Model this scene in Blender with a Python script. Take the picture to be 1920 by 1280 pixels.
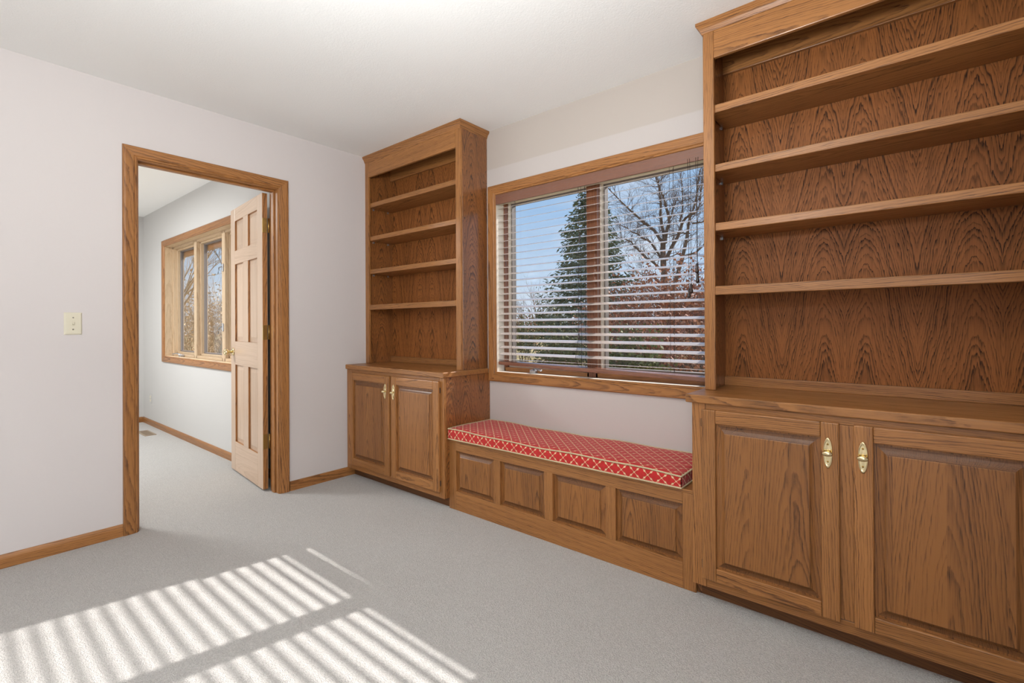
import bpy, bmesh, math, random
from mathutils import Vector, Matrix
random.seed(7)
scn = bpy.context.scene
for o in list(bpy.data.objects): bpy.data.objects.remove(o)
COL = scn.collection

# ------------------------------------------------------------------ camera
YAW, PITCH, ROLL = math.radians(39.737), math.radians(0.18), math.radians(-0.314)
f0 = Vector((-math.sin(YAW), math.cos(YAW), 0)); r0 = Vector((math.cos(YAW), math.sin(YAW), 0)); u0 = Vector((0, 0, 1))
f1 = f0*math.cos(PITCH) + u0*math.sin(PITCH); u1 = -f0*math.sin(PITCH) + u0*math.cos(PITCH)
r2 = r0*math.cos(ROLL) + u1*math.sin(ROLL); u2 = -r0*math.sin(ROLL) + u1*math.cos(ROLL)
cd = bpy.data.cameras.new('camera'); cam = bpy.data.objects.new('camera', cd); COL.objects.link(cam)
cam.matrix_world = Matrix(((r2.x, u2.x, -f1.x, 3.2874), (r2.y, u2.y, -f1.y, -2.4175), (r2.z, u2.z, -f1.z, 1.1226), (0, 0, 0, 1)))
cd.sensor_fit = 'HORIZONTAL'; cd.sensor_width = 36.0
cd.lens = 903.795/1920*36.0
cd.shift_y = -(640-607.25)/1920
cd.clip_start = 0.05; cd.clip_end = 500
scn.camera = cam

# ------------------------------------------------------------------ exposure, sky, sun, fill lights
vs = scn.view_settings
scn.display_settings.display_device = 'sRGB'
vs.view_transform = 'Standard'; vs.look = 'None'; vs.exposure = 0.05; vs.gamma = 1.0; vs.use_curve_mapping = False

def srgb(r, g, b, a=1.0):
    def c(v):
        v /= 255.0
        return v/12.92 if v <= 0.04045 else ((v+0.055)/1.055)**2.4
    return (c(r), c(g), c(b), a)

class NT:
    """small helper around a node tree"""
    def __init__(s, tree): s.t = tree; s.n = tree.nodes; s.l = tree.links
    def new(s, typ, **kw):
        n = s.n.new(typ)
        for k, v in kw.items(): setattr(n, k, v)
        return n
    def put(s, sock, v):
        if isinstance(v, bpy.types.NodeSocket): s.l.new(v, sock)
        elif v is not None: sock.default_value = v
    def m(s, op, a, b=None, c=None, clamp=False):
        n = s.new('ShaderNodeMath', operation=op, use_clamp=clamp)
        for i, v in enumerate((a, b, c)):
            if v is not None: s.put(n.inputs[i], v)
        return n.outputs[0]
    def xyz(s, x, y, z):
        n = s.new('ShaderNodeCombineXYZ')
        for i, v in enumerate((x, y, z)): s.put(n.inputs[i], v)
        return n.outputs[0]
    def sep(s, v):
        n = s.new('ShaderNodeSeparateXYZ'); s.put(n.inputs[0], v); return n.outputs
    def noise(s, vec, scale=1.0, detail=2.0, rough=0.5, dist=0.0):
        n = s.new('ShaderNodeTexNoise'); s.put(n.inputs['Vector'], vec)
        n.inputs['Scale'].default_value = scale; n.inputs['Detail'].default_value = detail
        n.inputs['Roughness'].default_value = rough; n.inputs['Distortion'].default_value = dist
        return n.outputs['Fac']
    def ramp(s, fac, stops, interp='LINEAR'):
        n = s.new('ShaderNodeValToRGB'); s.put(n.inputs[0], fac); cr = n.color_ramp; cr.interpolation = interp
        while len(cr.elements) < len(stops): cr.elements.new(0.5)
        for e, (p, c) in zip(cr.elements, stops):
            e.position = p; e.color = c if isinstance(c, (tuple, list)) else (c, c, c, 1)
        return n.outputs[0]
    def mix(s, fac, a, b, blend='MIX'):
        n = s.new('ShaderNodeMix', data_type='RGBA', blend_type=blend)
        s.put(n.inputs[0], fac); s.put(n.inputs[6], a); s.put(n.inputs[7], b); return n.outputs[2]
    def bump(s, h, strength=0.3, dist=0.01):
        n = s.new('ShaderNodeBump'); s.put(n.inputs['Height'], h)
        n.inputs['Strength'].default_value = strength; n.inputs['Distance'].default_value = dist
        return n.outputs[0]

wd = bpy.data.worlds.new('sky'); scn.world = wd; wd.use_nodes = True
wt = NT(wd.node_tree); wt.n.clear()
geo = wt.new('ShaderNodeTexCoord')
wx, wy, wz = wt.sep(geo.outputs['Generated'])
wzp = wt.m('MAXIMUM', wz, 0.0)
den = wt.m('ADD', wzp, 0.25)
cl = wt.noise(wt.xyz(wt.m('DIVIDE', wx, den), wt.m('DIVIDE', wy, den), 0.0), 1.6, 5, 0.55, 0.3)
base = wt.ramp(wzp, [(0.0, srgb(226, 234, 244)), (0.09, srgb(196, 219, 243)), (0.3, srgb(146, 190, 236)), (1.0, srgb(86, 140, 210))])
skc = wt.mix(wt.ramp(cl, [(0.48, 0.0), (0.75, 0.75)]), base, srgb(238, 241, 246))
bg = wt.new('ShaderNodeBackground'); wt.put(bg.inputs[0], skc); bg.inputs[1].default_value = 0.95
wo = wt.new('ShaderNodeOutputWorld'); wt.l.new(bg.outputs[0], wo.inputs[0])

SUN_AZ, SUN_EL = math.radians(11.0), math.radians(33.9)
sdir = Vector((math.sin(SUN_AZ)*math.cos(SUN_EL), math.cos(SUN_AZ)*math.cos(SUN_EL), math.sin(SUN_EL)))
sl = bpy.data.lights.new('sun', 'SUN'); sl.energy = 8.6; sl.angle = math.radians(0.55); sl.color = (1.0, 0.975, 0.95)
so = bpy.data.objects.new('sun', sl); COL.objects.link(so); so.location = (6, 12, 14)
so.rotation_euler = (-sdir).to_track_quat('-Z', 'Y').to_euler()

XRW = 3.69
def area(name, loc, target, sx, sy, power, color=(1, 1, 1)):
    l = bpy.data.lights.new(name, 'AREA'); l.shape = 'RECTANGLE'; l.size = sx; l.size_y = sy; l.energy = power; l.color = color
    o = bpy.data.objects.new(name, l); COL.objects.link(o); o.location = loc
    o.rotation_euler = (Vector(target)-Vector(loc)).to_track_quat('-Z', 'Y').to_euler(); return o

# added fill lights with no real source: side opening, ceiling bounce, adjoining room
FILL_TINT = (0.93, 0.98, 1.0)
area('side_fill', (XRW, -3.55, 1.3), (0, -3.55, 1.3), 1.3, 1.7, 58, FILL_TINT)
area('ceiling_bounce_fill', (2.62, -2.22, 1.72), (2.45, -1.95, 2.44), 0.4, 0.4, 44, FILL_TINT)
area('adjoining_top_fill', (-1.9, -2.4, 2.40), (-1.9, -2.4, 0), 0.5, 0.5, 74, FILL_TINT)
area('adjoining_bounce_fill', (-2.0, -3.2, 0.35), (-2.0, -3.1, 2.44), 2.2, 1.6, 28, FILL_TINT)

# ------------------------------------------------------------------ materials
def newmat(name):
    m = bpy.data.materials.new(name); m.use_nodes = True
    t = NT(m.node_tree); p = t.n['Principled BSDF']; return m, t, p
def setp(p, **kw):
    for k, v in kw.items(): p.inputs[k.replace('_', ' ')].default_value = v

def oak(name, axis, light, dark, spacing=0.0075, taper=0.10, amp=0.020, leaf=0.0, cdist=0.05, contrast=0.75, pores=0.50, rough=0.36, coat=0.15, amid=0.0035, plank=0.0, boff=0.30, spec=0.38):
    m, t, p = newmat(name)
    tc = t.new('ShaderNodeTexCoord'); X, Y, Z = t.sep(tc.outputs['Object'])
    rnd = t.new('ShaderNodeObjectInfo').outputs['Random']
    a, b, c = {'z': (Z, X, Y), 'x': (X, Z, Y), 'y': (Y, X, Z), 'zy': (Z, Y, X), 'yz': (Y, Z, X)}[axis]
    a = t.m('ADD', a, t.m('MULTIPLY', rnd, 9.0))
    if leaf:
        b = t.m('SUBTRACT', t.m('PINGPONG', t.m('ADD', b, t.m('MULTIPLY', rnd, 0.1)), leaf), leaf*0.30)
    else:
        r2_ = t.m('FRACT', t.m('MULTIPLY', rnd, 17.31))
        if plank:
            pb = t.m('ADD', t.m('DIVIDE', b, plank), t.m('MULTIPLY', r2_, 3.0)); ix_ = t.m('FLOOR', pb)
            w1_ = t.new('ShaderNodeTexWhiteNoise', noise_dimensions='2D'); t.put(w1_.inputs['Vector'], t.xyz(ix_, t.m('MULTIPLY', rnd, 77.0), 0.0))
            b = t.m('ADD', t.m('MULTIPLY', t.m('SUBTRACT', t.m('FRACT', pb), 0.5), plank), t.m('MULTIPLY', t.m('SUBTRACT', w1_.outputs['Value'], 0.5), 0.16))
            a = t.m('ADD', a, t.m('MULTIPLY', w1_.outputs['Value'], 13.0)); pv = t.m('MULTIPLY', t.m('SUBTRACT', w1_.outputs['Value'], 0.5), 0.30)
        else:
            b = t.m('ADD', b, t.m('MULTIPLY', t.m('SUBTRACT', r2_, 0.5), boff))
    cz = t.m('ADD', c, cdist)
    low = t.noise(t.xyz(t.m('MULTIPLY', a, 1.5), t.m('MULTIPLY', b, 5.0), t.m('ADD', t.m('MULTIPLY', c, 5.0), t.m('MULTIPLY', rnd, 50.0))), 1.0, 2.0)
    mid = t.noise(t.xyz(t.m('MULTIPLY', a, 9.0 if leaf else 16.0), t.m('MULTIPLY', b, 70.0 if leaf else 40.0), t.m('MULTIPLY', c, 40.0)), 1.0, 3.0, 0.6)
    rr = t.m('SQRT', t.m('ADD', t.m('MULTIPLY', b, b), t.m('MULTIPLY', cz, cz)))
    rr = t.m('ADD', rr, t.m('MULTIPLY', a, taper))
    rr = t.m('ADD', rr, t.m('MULTIPLY', t.m('SUBTRACT', low, 0.5), amp*2))
    rr = t.m('ADD', rr, t.m('MULTIPLY', t.m('SUBTRACT', mid, 0.5), amid*2))
    wob = t.noise(t.xyz(t.m('MULTIPLY', rr, 55.0), 0.0, t.m('MULTIPLY', rnd, 20.0)), 1.0, 2.0)
    ph = t.m('ADD', t.m('DIVIDE', rr, spacing), t.m('MULTIPLY', wob, 2.6))
    fr = t.m('FRACT', ph)
    ring = t.ramp(fr, [(0.0, 0.05), (0.35, 0.12), (0.68, 0.55), (0.82, 1.0), (0.92, 0.8), (1.0, 0.05)])
    wn = t.new('ShaderNodeTexWhiteNoise', noise_dimensions='1D'); t.put(wn.inputs['W'], t.m('FLOOR', ph))
    ring = t.m('MULTIPLY', ring, t.m('ADD', t.m('MULTIPLY', wn.outputs['Value'], 0.6), 0.45))
    po = t.noise(t.xyz(t.m('MULTIPLY', a, 14.0), t.m('MULTIPLY', b, 420.0), t.m('MULTIPLY', c, 420.0)), 1.0, 1.0)
    po = t.ramp(po, [(0.50, 0.0), (0.66, 1.0)])
    fib = t.noise(t.xyz(t.m('MULTIPLY', a, 2.0), t.m('MULTIPLY', b, 70.0), t.m('MULTIPLY', c, 70.0)), 1.0, 3.0, 0.6)
    big = t.noise(t.xyz(t.m('MULTIPLY', a, 1.2), t.m('MULTIPLY', b, 8.0), t.m('MULTIPLY', c, 8.0)), 1.0, 2.0)
    f = t.m('ADD', t.m('MULTIPLY', ring, contrast), t.m('MULTIPLY', po, t.m('ADD', t.m('MULTIPLY', ring, pores), pores*0.35)))
    f = t.m('ADD', f, t.m('MULTIPLY', t.m('SUBTRACT', fib, 0.5), 0.60))
    f = t.m('ADD', f, t.m('MULTIPLY', t.m('SUBTRACT', big, 0.5), 0.40), clamp=True)
    if plank: f = t.m('ADD', f, pv, clamp=True)
    colr = t.mix(f, light, dark)
    hsv = t.new('ShaderNodeHueSaturation'); t.put(hsv.inputs['Color'], colr)
    t.put(hsv.inputs['Value'], t.m('ADD', 0.92, t.m('MULTIPLY', t.m('FRACT', t.m('MULTIPLY', rnd, 31.7)), 0.16)))
    t.put(p.inputs['Base Color'], hsv.outputs[0])
    t.put(p.inputs['Roughness'], t.m('ADD', rough, t.m('MULTIPLY', f, 0.12)))
    t.put(p.inputs['Normal'], t.bump(t.m('SUBTRACT', 1.0, t.m('MULTIPLY', po, ring)), 0.12, 0.0006))
    setp(p, Coat_Weight=coat, Coat_Roughness=0.16, Specular_IOR_Level=spec)
    return m

OL, OD = srgb(166, 112, 62), srgb(82, 48, 23)
PL, PD = srgb(154, 95, 48), srgb(46, 26, 13)
MAT = {}
for ax in ('z', 'x', 'y', 'yz'): MAT['oak_'+ax] = oak('oak_'+ax, ax, OL, OD, spacing=0.0068, taper=0.035, amp=0.016, contrast=0.62)
MAT['oak_panel'] = oak('oak_panel', 'z', srgb(152, 100, 53), srgb(78, 46, 23), spacing=0.0080, taper=0.06, amp=0.022, contrast=0.55, plank=0.13)
MAT['ply_back'] = oak('ply_back', 'z', PL, PD, spacing=0.0085, taper=0.18, amp=0.045, leaf=0.23, cdist=0.03, contrast=0.82, pores=0.5, amid=0.0085, rough=0.5, coat=0.0, spec=0.2)
MAT['ply_side'] = oak('ply_side', 'zy', srgb(146, 91, 46), srgb(50, 29, 15), spacing=0.0075, taper=0.17, amp=0.036, leaf=0.21, cdist=0.03, contrast=0.85, pores=0.4, amid=0.0080, rough=0.28, coat=0.7)
MAT['door_wood'] = oak('door_wood', 'z', srgb(202, 174, 150), srgb(166, 134, 106), spacing=0.02, taper=0.05, amp=0.03, contrast=0.35, pores=0.15, rough=0.3)  # paler than the door's brown wood: light sheen put into the base colour
MAT['door_sheen_wood_x'] = oak('door_sheen_wood_x', 'x', srgb(202, 174, 150), srgb(166, 134, 106), spacing=0.02, taper=0.05, amp=0.03, contrast=0.35, pores=0.15, rough=0.3)
MAT['trim_far_lit_x'] = oak('trim_far_lit_x', 'x', srgb(204, 178, 146), srgb(168, 138, 106), contrast=0.45, taper=0.03)  # oak copy paled to stand for sunlight on the far window trim
MAT['trim_far_lit_z'] = oak('trim_far_lit_z', 'z', srgb(204, 178, 146), srgb(168, 138, 106), contrast=0.45, taper=0.03)
MAT['walnut_x'] = oak('walnut_x', 'x', srgb(134, 92, 74), srgb(82, 50, 40), spacing=0.01, taper=0.03, contrast=0.4, rough=0.25, coat=0.4)
MAT['walnut_z'] = oak('walnut_z', 'z', srgb(132, 84, 58), srgb(82, 50, 34), spacing=0.01, taper=0.03, contrast=0.4, rough=0.3, coat=0.3)

def plain(name, col, rough=0.5, metal=0.0, coat=0.0, bumps=None, var=None):
    m, t, p = newmat(name); setp(p, Base_Color=col, Roughness=rough, Metallic=metal, Coat_Weight=coat)
    tc = t.new('ShaderNodeTexCoord')
    if var:
        sc, amt = var; n = t.noise(tc.outputs['Object'], sc, 3, 0.6)
        c2 = tuple(max(0, v*(1-amt)) for v in col[:3])+(1,); c1 = tuple(min(1, v*(1+amt)) for v in col[:3])+(1,)
        t.put(p.inputs['Base Color'], t.ramp(n, [(0.3, c2), (0.7, c1)]))
    if bumps:
        sc, st, di = bumps; t.put(p.inputs['Normal'], t.bump(t.noise(tc.outputs['Object'], sc, 3, 0.6), st, di))
    return m
MAT['wall'] = plain('wall_paint', srgb(207, 199, 196), 0.7, bumps=(60, 0.06, 0.004))
MAT['wall_far'] = plain('wall_paint_far', srgb(197, 194, 191), 0.7, bumps=(60, 0.06, 0.004))
MAT['ceiling'] = plain('ceiling_paint', srgb(240, 239, 236), 0.85, bumps=(140, 0.25, 0.004))
MAT['brass'] = plain('brass', srgb(226, 208, 164), 0.13, 1.0)
MAT['old_brass'] = plain('old_brass', srgb(168, 136, 78), 0.32, 1.0)
MAT['steel'] = plain('steel', srgb(190, 192, 196), 0.3, 0.9)
MAT['switch'] = plain('switch_plastic', srgb(214, 206, 184), 0.35)
MAT['screw'] = plain('screw_metal', srgb(140, 134, 120), 0.35, 0.6)
MAT['vinyl'] = plain('window_vinyl', srgb(216, 206, 192), 0.45)
MAT['seal'] = plain('window_seal', srgb(120, 112, 108), 0.6)
MAT['vent'] = plain('vent_metal', srgb(168, 148, 126), 0.45, 0.3)
MAT['dark'] = plain('dark_slot', srgb(70, 60, 52), 0.8)
MAT['cord'] = plain('cord_brown', srgb(60, 44, 36), 0.7)
MAT['tassel'] = plain('tassel_wood', srgb(44, 26, 20), 0.35, coat=0.3)
MAT['slat'] = plain('slat_taupe', srgb(186, 174, 167), 0.25, coat=0.6, var=(8, 0.05))
MAT['oak_end'] = oak('oak_end', 'z', srgb(120, 77, 42), srgb(66, 40, 22), spacing=0.004, taper=0.0, contrast=0.5)
MAT['toe'] = oak('toe_kick', 'x', srgb(110, 68, 34), srgb(62, 36, 18), rough=0.5, coat=0.0)

def wall_back_mat():
    m, t, p = newmat('wall_paint_window')
    g = t.new('ShaderNodeNewGeometry'); X, Y, Z = t.sep(g.outputs['Position'])
    n = t.noise(g.outputs['Position'], 9, 3)
    z2 = t.m('ADD', Z, t.m('MULTIPLY', n, 0.006))
    fac = t.ramp(t.m('MULTIPLY', t.m('SUBTRACT', z2, 2.0), 1.0), [(0.178, 0.0), (0.184, 1.0)])
    t.put(p.inputs['Base Color'], t.mix(fac, srgb(194, 185, 180), srgb(186, 175, 166)))
    setp(p, Roughness=0.7)
    t.put(p.inputs['Normal'], t.bump(t.noise(g.outputs['Position'], 60, 3), 0.06, 0.004)); return m
MAT['wall_back'] = wall_back_mat()

def carpet_mat():
    m, t, p = newmat('carpet_pile')
    tc = t.new('ShaderNodeTexCoord'); v = tc.outputs['Object']
    n1 = t.noise(v, 170, 3, 0.65); n2 = t.noise(v, 420, 2, 0.6); n3 = t.noise(v, 1.1, 3, 0.5); n4 = t.noise(v, 7, 3, 0.6)
    vo = t.new('ShaderNodeTexVoronoi'); t.put(vo.inputs['Vector'], v); vo.inputs['Scale'].default_value = 210
    h = t.m('ADD', t.m('MULTIPLY', n1, 0.6), t.m('SUBTRACT', t.m('MULTIPLY', n2, 0.4), t.m('MULTIPLY', vo.outputs['Distance'], 0.35)))
    c = t.ramp(h, [(0.2, srgb(184, 179, 174)), (0.5, srgb(215, 210, 205)), (0.75, srgb(239, 235, 230))])
    big = t.m('ADD', t.m('MULTIPLY', n3, 0.5), t.m('MULTIPLY', n4, 0.5))
    c = t.mix(t.ramp(big, [(0.38, 0.10), (0.62, 0.0)]), c, srgb(182, 176, 170))
    t.put(p.inputs['Base Color'], c); setp(p, Roughness=0.95, Specular_IOR_Level=0.1, Sheen_Weight=0.25, Sheen_Roughness=0.6)
    t.put(p.inputs['Normal'], t.bump(h, 0.9, 0.012)); return m
MAT['carpet'] = carpet_mat()

def glass_mat():
    m, t, p = newmat('window_glass'); t.n.remove(p)
    tr = t.new('ShaderNodeBsdfTransparent'); gl = t.new('ShaderNodeBsdfGlossy'); gl.inputs['Roughness'].default_value = 0.02
    fr = t.new('ShaderNodeFresnel'); g_ = t.new('ShaderNodeNewGeometry'); t.put(fr.inputs[0], t.m('ADD', 1.35, t.m('MULTIPLY', g_.outputs['Backfacing'], 1/1.35-1.35)))
    mx = t.new('ShaderNodeMixShader'); t.l.new(fr.outputs[0], mx.inputs[0]); t.l.new(tr.outputs[0], mx.inputs[1]); t.l.new(gl.outputs[0], mx.inputs[2])
    t.l.new(mx.outputs[0], t.n['Material Output'].inputs[0]); return m
MAT['glass'] = glass_mat()

def cushion_mat():
    m, t, p = newmat('trellis_fabric')
    uv = t.new('ShaderNodeUVMap'); U, V, _ = t.sep(uv.outputs[0])
    P_ = 0.064
    tu = t.m('MULTIPLY', U, 2*math.pi/P_); tv = t.m('MULTIPLY', V, 2*math.pi/P_)
    f = t.m('ADD', t.m('COSINE', tu), t.m('COSINE', tv))
    f = t.m('ADD', f, t.m('MULTIPLY', t.m('ADD', t.m('COSINE', t.m('MULTIPLY', tu, 3.0)), t.m('COSINE', t.m('MULTIPLY', tv, 3.0))), 0.29))
    af = t.m('ABSOLUTE', f)
    line = t.ramp(af, [(0.10, 1.0), (0.20, 0.0)])
    edge = t.ramp(af, [(0.20, 1.0), (0.50, 0.0)])
    tc = t.new('ShaderNodeTexCoord')
    wv = t.noise(tc.outputs['Object'], 900, 2); n2 = t.noise(tc.outputs['Object'], 60, 3, 0.7)
    red = t.mix(t.ramp(n2, [(0.35, 0.0), (0.7, 1.0)]), srgb(196, 46, 48), srgb(176, 44, 38))
    c = t.mix(t.m('MULTIPLY', edge, t.ramp(n2, [(0.42, 0.0), (0.6, 0.55)])), red, srgb(132, 84, 48))
    c = t.mix(t.m('MULTIPLY', line, 0.9), c, srgb(226, 196, 156))
    t.put(p.inputs['Base Color'], c); setp(p, Roughness=0.85, Specular_IOR_Level=0.2, Sheen_Weight=0.15)
    t.put(p.inputs['Normal'], t.bump(wv, 0.25, 0.001)); return m
MAT['trellis'] = cushion_mat()
MAT['rope'] = plain('rope_cord', srgb(206, 188, 152), 0.8, var=(300, 0.25))

# ------------------------------------------------------------------ mesh helpers
WL = {}
def world_of(o): return WL.get(o.name, Vector((0, 0, 0))) if o else Vector((0, 0, 0))
def tag(o, label=None, cat=None, group=None, kind=None):
    if label: o['label'] = label
    if cat: o['category'] = cat
    if group: o['group'] = group
    if kind: o['kind'] = kind
    return o
def empty(name, loc=(0, 0, 0), **kw):
    o = bpy.data.objects.new(name, None); COL.objects.link(o); o.location = loc; o.empty_display_size = 0.1
    WL[o.name] = Vector(loc); return tag(o, **kw)
def link(name, me, mat, parent, center):
    me.materials.append(mat)
    o = bpy.data.objects.new(name, me); COL.objects.link(o)
    o.parent = parent; o.location = Vector(center)-world_of(parent); WL[o.name] = Vector(center); return o
def mk(name, verts, faces, mat, parent=None, smooth=False, center=None, **kw):
    if center is None:
        lo = [min(v[i] for v in verts) for i in range(3)]; hi = [max(v[i] for v in verts) for i in range(3)]
        center = [(lo[i]+hi[i])/2 for i in range(3)]
    me = bpy.data.meshes.new(name)
    me.from_pydata([(v[0]-center[0], v[1]-center[1], v[2]-center[2]) for v in verts], [], faces)
    bm = bmesh.new(); bm.from_mesh(me); bmesh.ops.recalc_face_normals(bm, faces=bm.faces); bm.to_mesh(me); bm.free()
    if smooth: me.polygons.foreach_set('use_smooth', [True]*len(me.polygons))
    return tag(link(name, me, mat, parent, center), **kw)
BF = [(0, 3, 2, 1), (4, 5, 6, 7), (0, 1, 5, 4), (1, 2, 6, 5), (2, 3, 7, 6), (3, 0, 4, 7)]
def bv(x0, x1, y0, y1, z0, z1):
    return [(x0, y0, z0), (x1, y0, z0), (x1, y1, z0), (x0, y1, z0), (x0, y0, z1), (x1, y0, z1), (x1, y1, z1), (x0, y1, z1)]
def box(name, x0, x1, y0, y1, z0, z1, mat, parent=None, bevel=0.0, seg=2, **kw):
    c = ((x0+x1)/2, (y0+y1)/2, (z0+z1)/2)
    me = bpy.data.meshes.new(name)
    me.from_pydata([(v[0]-c[0], v[1]-c[1], v[2]-c[2]) for v in bv(x0, x1, y0, y1, z0, z1)], [], BF)
    bm = bmesh.new(); bm.from_mesh(me); bmesh.ops.recalc_face_normals(bm, faces=bm.faces)
    if bevel: bmesh.ops.bevel(bm, geom=list(bm.edges), offset=bevel, segments=seg, profile=0.5, affect='EDGES')
    bm.to_mesh(me); bm.free()
    return tag(link(name, me, mat, parent, c), **kw)
def boxes(name, lst, mat, parent=None, **kw):
    V, F = [], []
    for b in lst:
        n = len(V); V += bv(*b); F += [tuple(i+n for i in f) for f in BF]
    return mk(name, V, F, mat, parent, **kw)
def tube_into(V, F, pts, rad, sides=6, cap=True):
    """append a swept tube; pts list of Vector, rad list"""
    n0 = len(V); N = len(pts)
    up = Vector((0.13, 0.21, 0.97))
    for i, p in enumerate(pts):
        d = (pts[min(i+1, N-1)]-pts[max(i-1, 0)])
        if d.length < 1e-9: d = Vector((0, 0, 1))
        d.normalize(); a = d.cross(up)
        if a.length < 1e-3: a = d.cross(Vector((1, 0, 0)))
        a.normalize(); b = d.cross(a)
        for k in range(sides):
            an = 2*math.pi*k/sides; V.append(tuple(p+(a*math.cos(an)+b*math.sin(an))*rad[i]))
    for i in range(N-1):
        for k in range(sides):
            k2 = (k+1) % sides
            F.append((n0+i*sides+k, n0+i*sides+k2, n0+(i+1)*sides+k2, n0+(i+1)*sides+k))
    if cap:
        F.append(tuple(n0+k for k in range(sides))[::-1]); F.append(tuple(n0+(N-1)*sides+k for k in range(sides)))
def tube(name, pts, r, mat, parent=None, sides=8, **kw):
    V, F = [], []; pts = [Vector(p) for p in pts]
    tube_into(V, F, pts, r if isinstance(r, list) else [r]*len(pts), sides); return mk(name, V, F, mat, parent, smooth=True, **kw)
def lathe(name, origin, axis, prof, mat, parent=None, sides=20, sx=1.0, sz=1.0, center=None):
    """profile (radius, distance along axis); sx, sz scale the two cross directions"""
    ax = Vector(axis).normalized(); q = Vector((0, 0, 1)) if abs(ax.z) < 0.9 else Vector((1, 0, 0))
    a = ax.cross(q).normalized(); b = q if abs(ax.z) < 0.9 else ax.cross(a)
    V, F = [], []; O = Vector(origin)
    for r, h in prof:
        for k in range(sides):
            t = 2*math.pi*k/sides; V.append(tuple(O+ax*h+a*(math.cos(t)*r*sx)+b*(math.sin(t)*r*sz)))
    n = len(prof)
    for i in range(n-1):
        for k in range(sides):
            k2 = (k+1) % sides; F.append((i*sides+k, i*sides+k2, (i+1)*sides+k2, (i+1)*sides+k))
    F.append(tuple(range(sides))[::-1]); F.append(tuple((n-1)*sides+k for k in range(sides)))
    return mk(name, V, F, mat, parent, smooth=True)
CAS = [(0, 0), (0, .007), (.003, .011), (.009, .0125), (.012, .0105), (.016, .0145), (.052, .018), (.060, .0172), (.064, .014), (.065, .009), (.065, 0)]
def casing(name, A, B, out, to3, mat, parent, ma=1, mb=1, prof=CAS, **kw):
    """moulding along inner edge A->B (wall plane p,q), mitred when ma/mb are 1"""
    A = Vector(A); B = Vector(B); d = (B-A).normalized(); o = Vector(out); V = []
    for w, t in prof:
        s = A+o*w-d*w*ma; V.append(to3(s.x, s.y, t))
    for w, t in prof:
        s = B+o*w+d*w*mb; V.append(to3(s.x, s.y, t))
    n = len(prof); F = [(i, (i+1) % n, n+(i+1) % n, n+i) for i in range(n)]
    F += [tuple(range(n))[::-1], tuple(range(n, 2*n))]
    return mk(name, V, F, mat, parent, **kw)
RP = [(0, -.018), (0, -.0145), (.007, -.0145), (.013, -.0143), (.020, -.0130), (.027, -.0098), (.033, -.0055), (.0335, -.0012), (.0355, 0)]
def raised(name, p0, p1, q0, q1, to3, mat, parent, prof=RP, sc=1.0, end=None, **kw):
    V, F = [], []
    for of, dp in prof:
        of *= sc
        V += [to3(p0+of, q0+of, dp), to3(p1-of, q0+of, dp), to3(p1-of, q1-of, dp), to3(p0+of, q1-of, dp)]
    n = len(prof)
    for i in range(n-1):
        for k in range(4):
            k2 = (k+1) % 4; F.append((4*i+k, 4*i+k2, 4*i+4+k2, 4*i+4+k))
    F += [(3, 2, 1, 0), tuple(4*(n-1)+k for k in range(4))]
    o = mk(name, V, F, mat, parent, **kw)
    if end:
        o.data.materials.append(end)
        for i in range(2, n-2):
            for k in (0, 2): o.data.polygons[4*i+k].material_index = 1
    return o

# ------------------------------------------------------------------ constants of the room
H = 2.44
XR = 3.668; YB = -4.45; XF = -3.765; YF = -0.807       # right wall, wall behind camera, far wall, adjoining window wall
FD, CD_, UD, SD = -0.4155, -0.4302, -0.2526, -0.376   # cabinet face, counter edge, bookcase face, seat face
CB, CT = 0.8035, 0.8366
LX1, RX0 = 1.080, 2.5848

# ------------------------------------------------------------------ structure
boxes('floor', [(XF-.12, -.1, YB-.12, YF+.1, -.10, 0), (-.1, XR+.12, YB-.12, .1, -.10, 0)], MAT['carpet'], label='pale grey-beige cut pile carpet covering both rooms', kind='structure')
boxes('ceiling', [(XF-.12, -.115, YB-.12, YF+.17, H, H+.12), (-.115, XR+.12, YB-.12, .19, H, H+.12)], MAT['ceiling'], label='white lightly textured ceiling over both rooms', kind='structure')
DY0, DY1, DZ = -1.705, -0.915, 2.062                    # door opening in the wall
boxes('wall_left', [(-.115, 0, YB, DY0, 0, H), (-.115, 0, DY1, 0.0, 0, H), (-.115, 0, DY0, DY1, DZ, H)], MAT['wall'], label='off-white painted wall with the doorway', kind='structure')
WX0, WX1, WZ0, WZ1 = 1.147, 2.518, 0.815, 1.995         # window opening
boxes('wall_back', [(-.115, WX0-.012, 0, .19, -.1, H), (WX1+.012, XR+.12, 0, .19, -.1, H), (WX0-.012, WX1+.012, 0, .19, -.1, WZ0-.012), (WX0-.012, WX1+.012, 0, .19, WZ1+.012, H)], MAT['wall_back'], label='off-white window wall with a lighter paint band above the window', kind='structure')
boxes('wall_right', [(XR, XR+.12, YB, -4.22, 0, H), (XR, XR+.12, -2.88, 0, 0, H), (XR, XR+.12, -4.22, -2.88, 0, .43), (XR, XR+.12, -4.22, -2.88, 2.17, H)], MAT['wall'], label='off-white painted wall beside the camera with an opening added for the fill light', kind='structure')  # opening added only for the side fill, no window known there
box('wall_front', -.115, XR+.12, YB-.12, YB, 0, H, MAT['wall'], label='off-white wall behind the camera', kind='structure')
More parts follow.
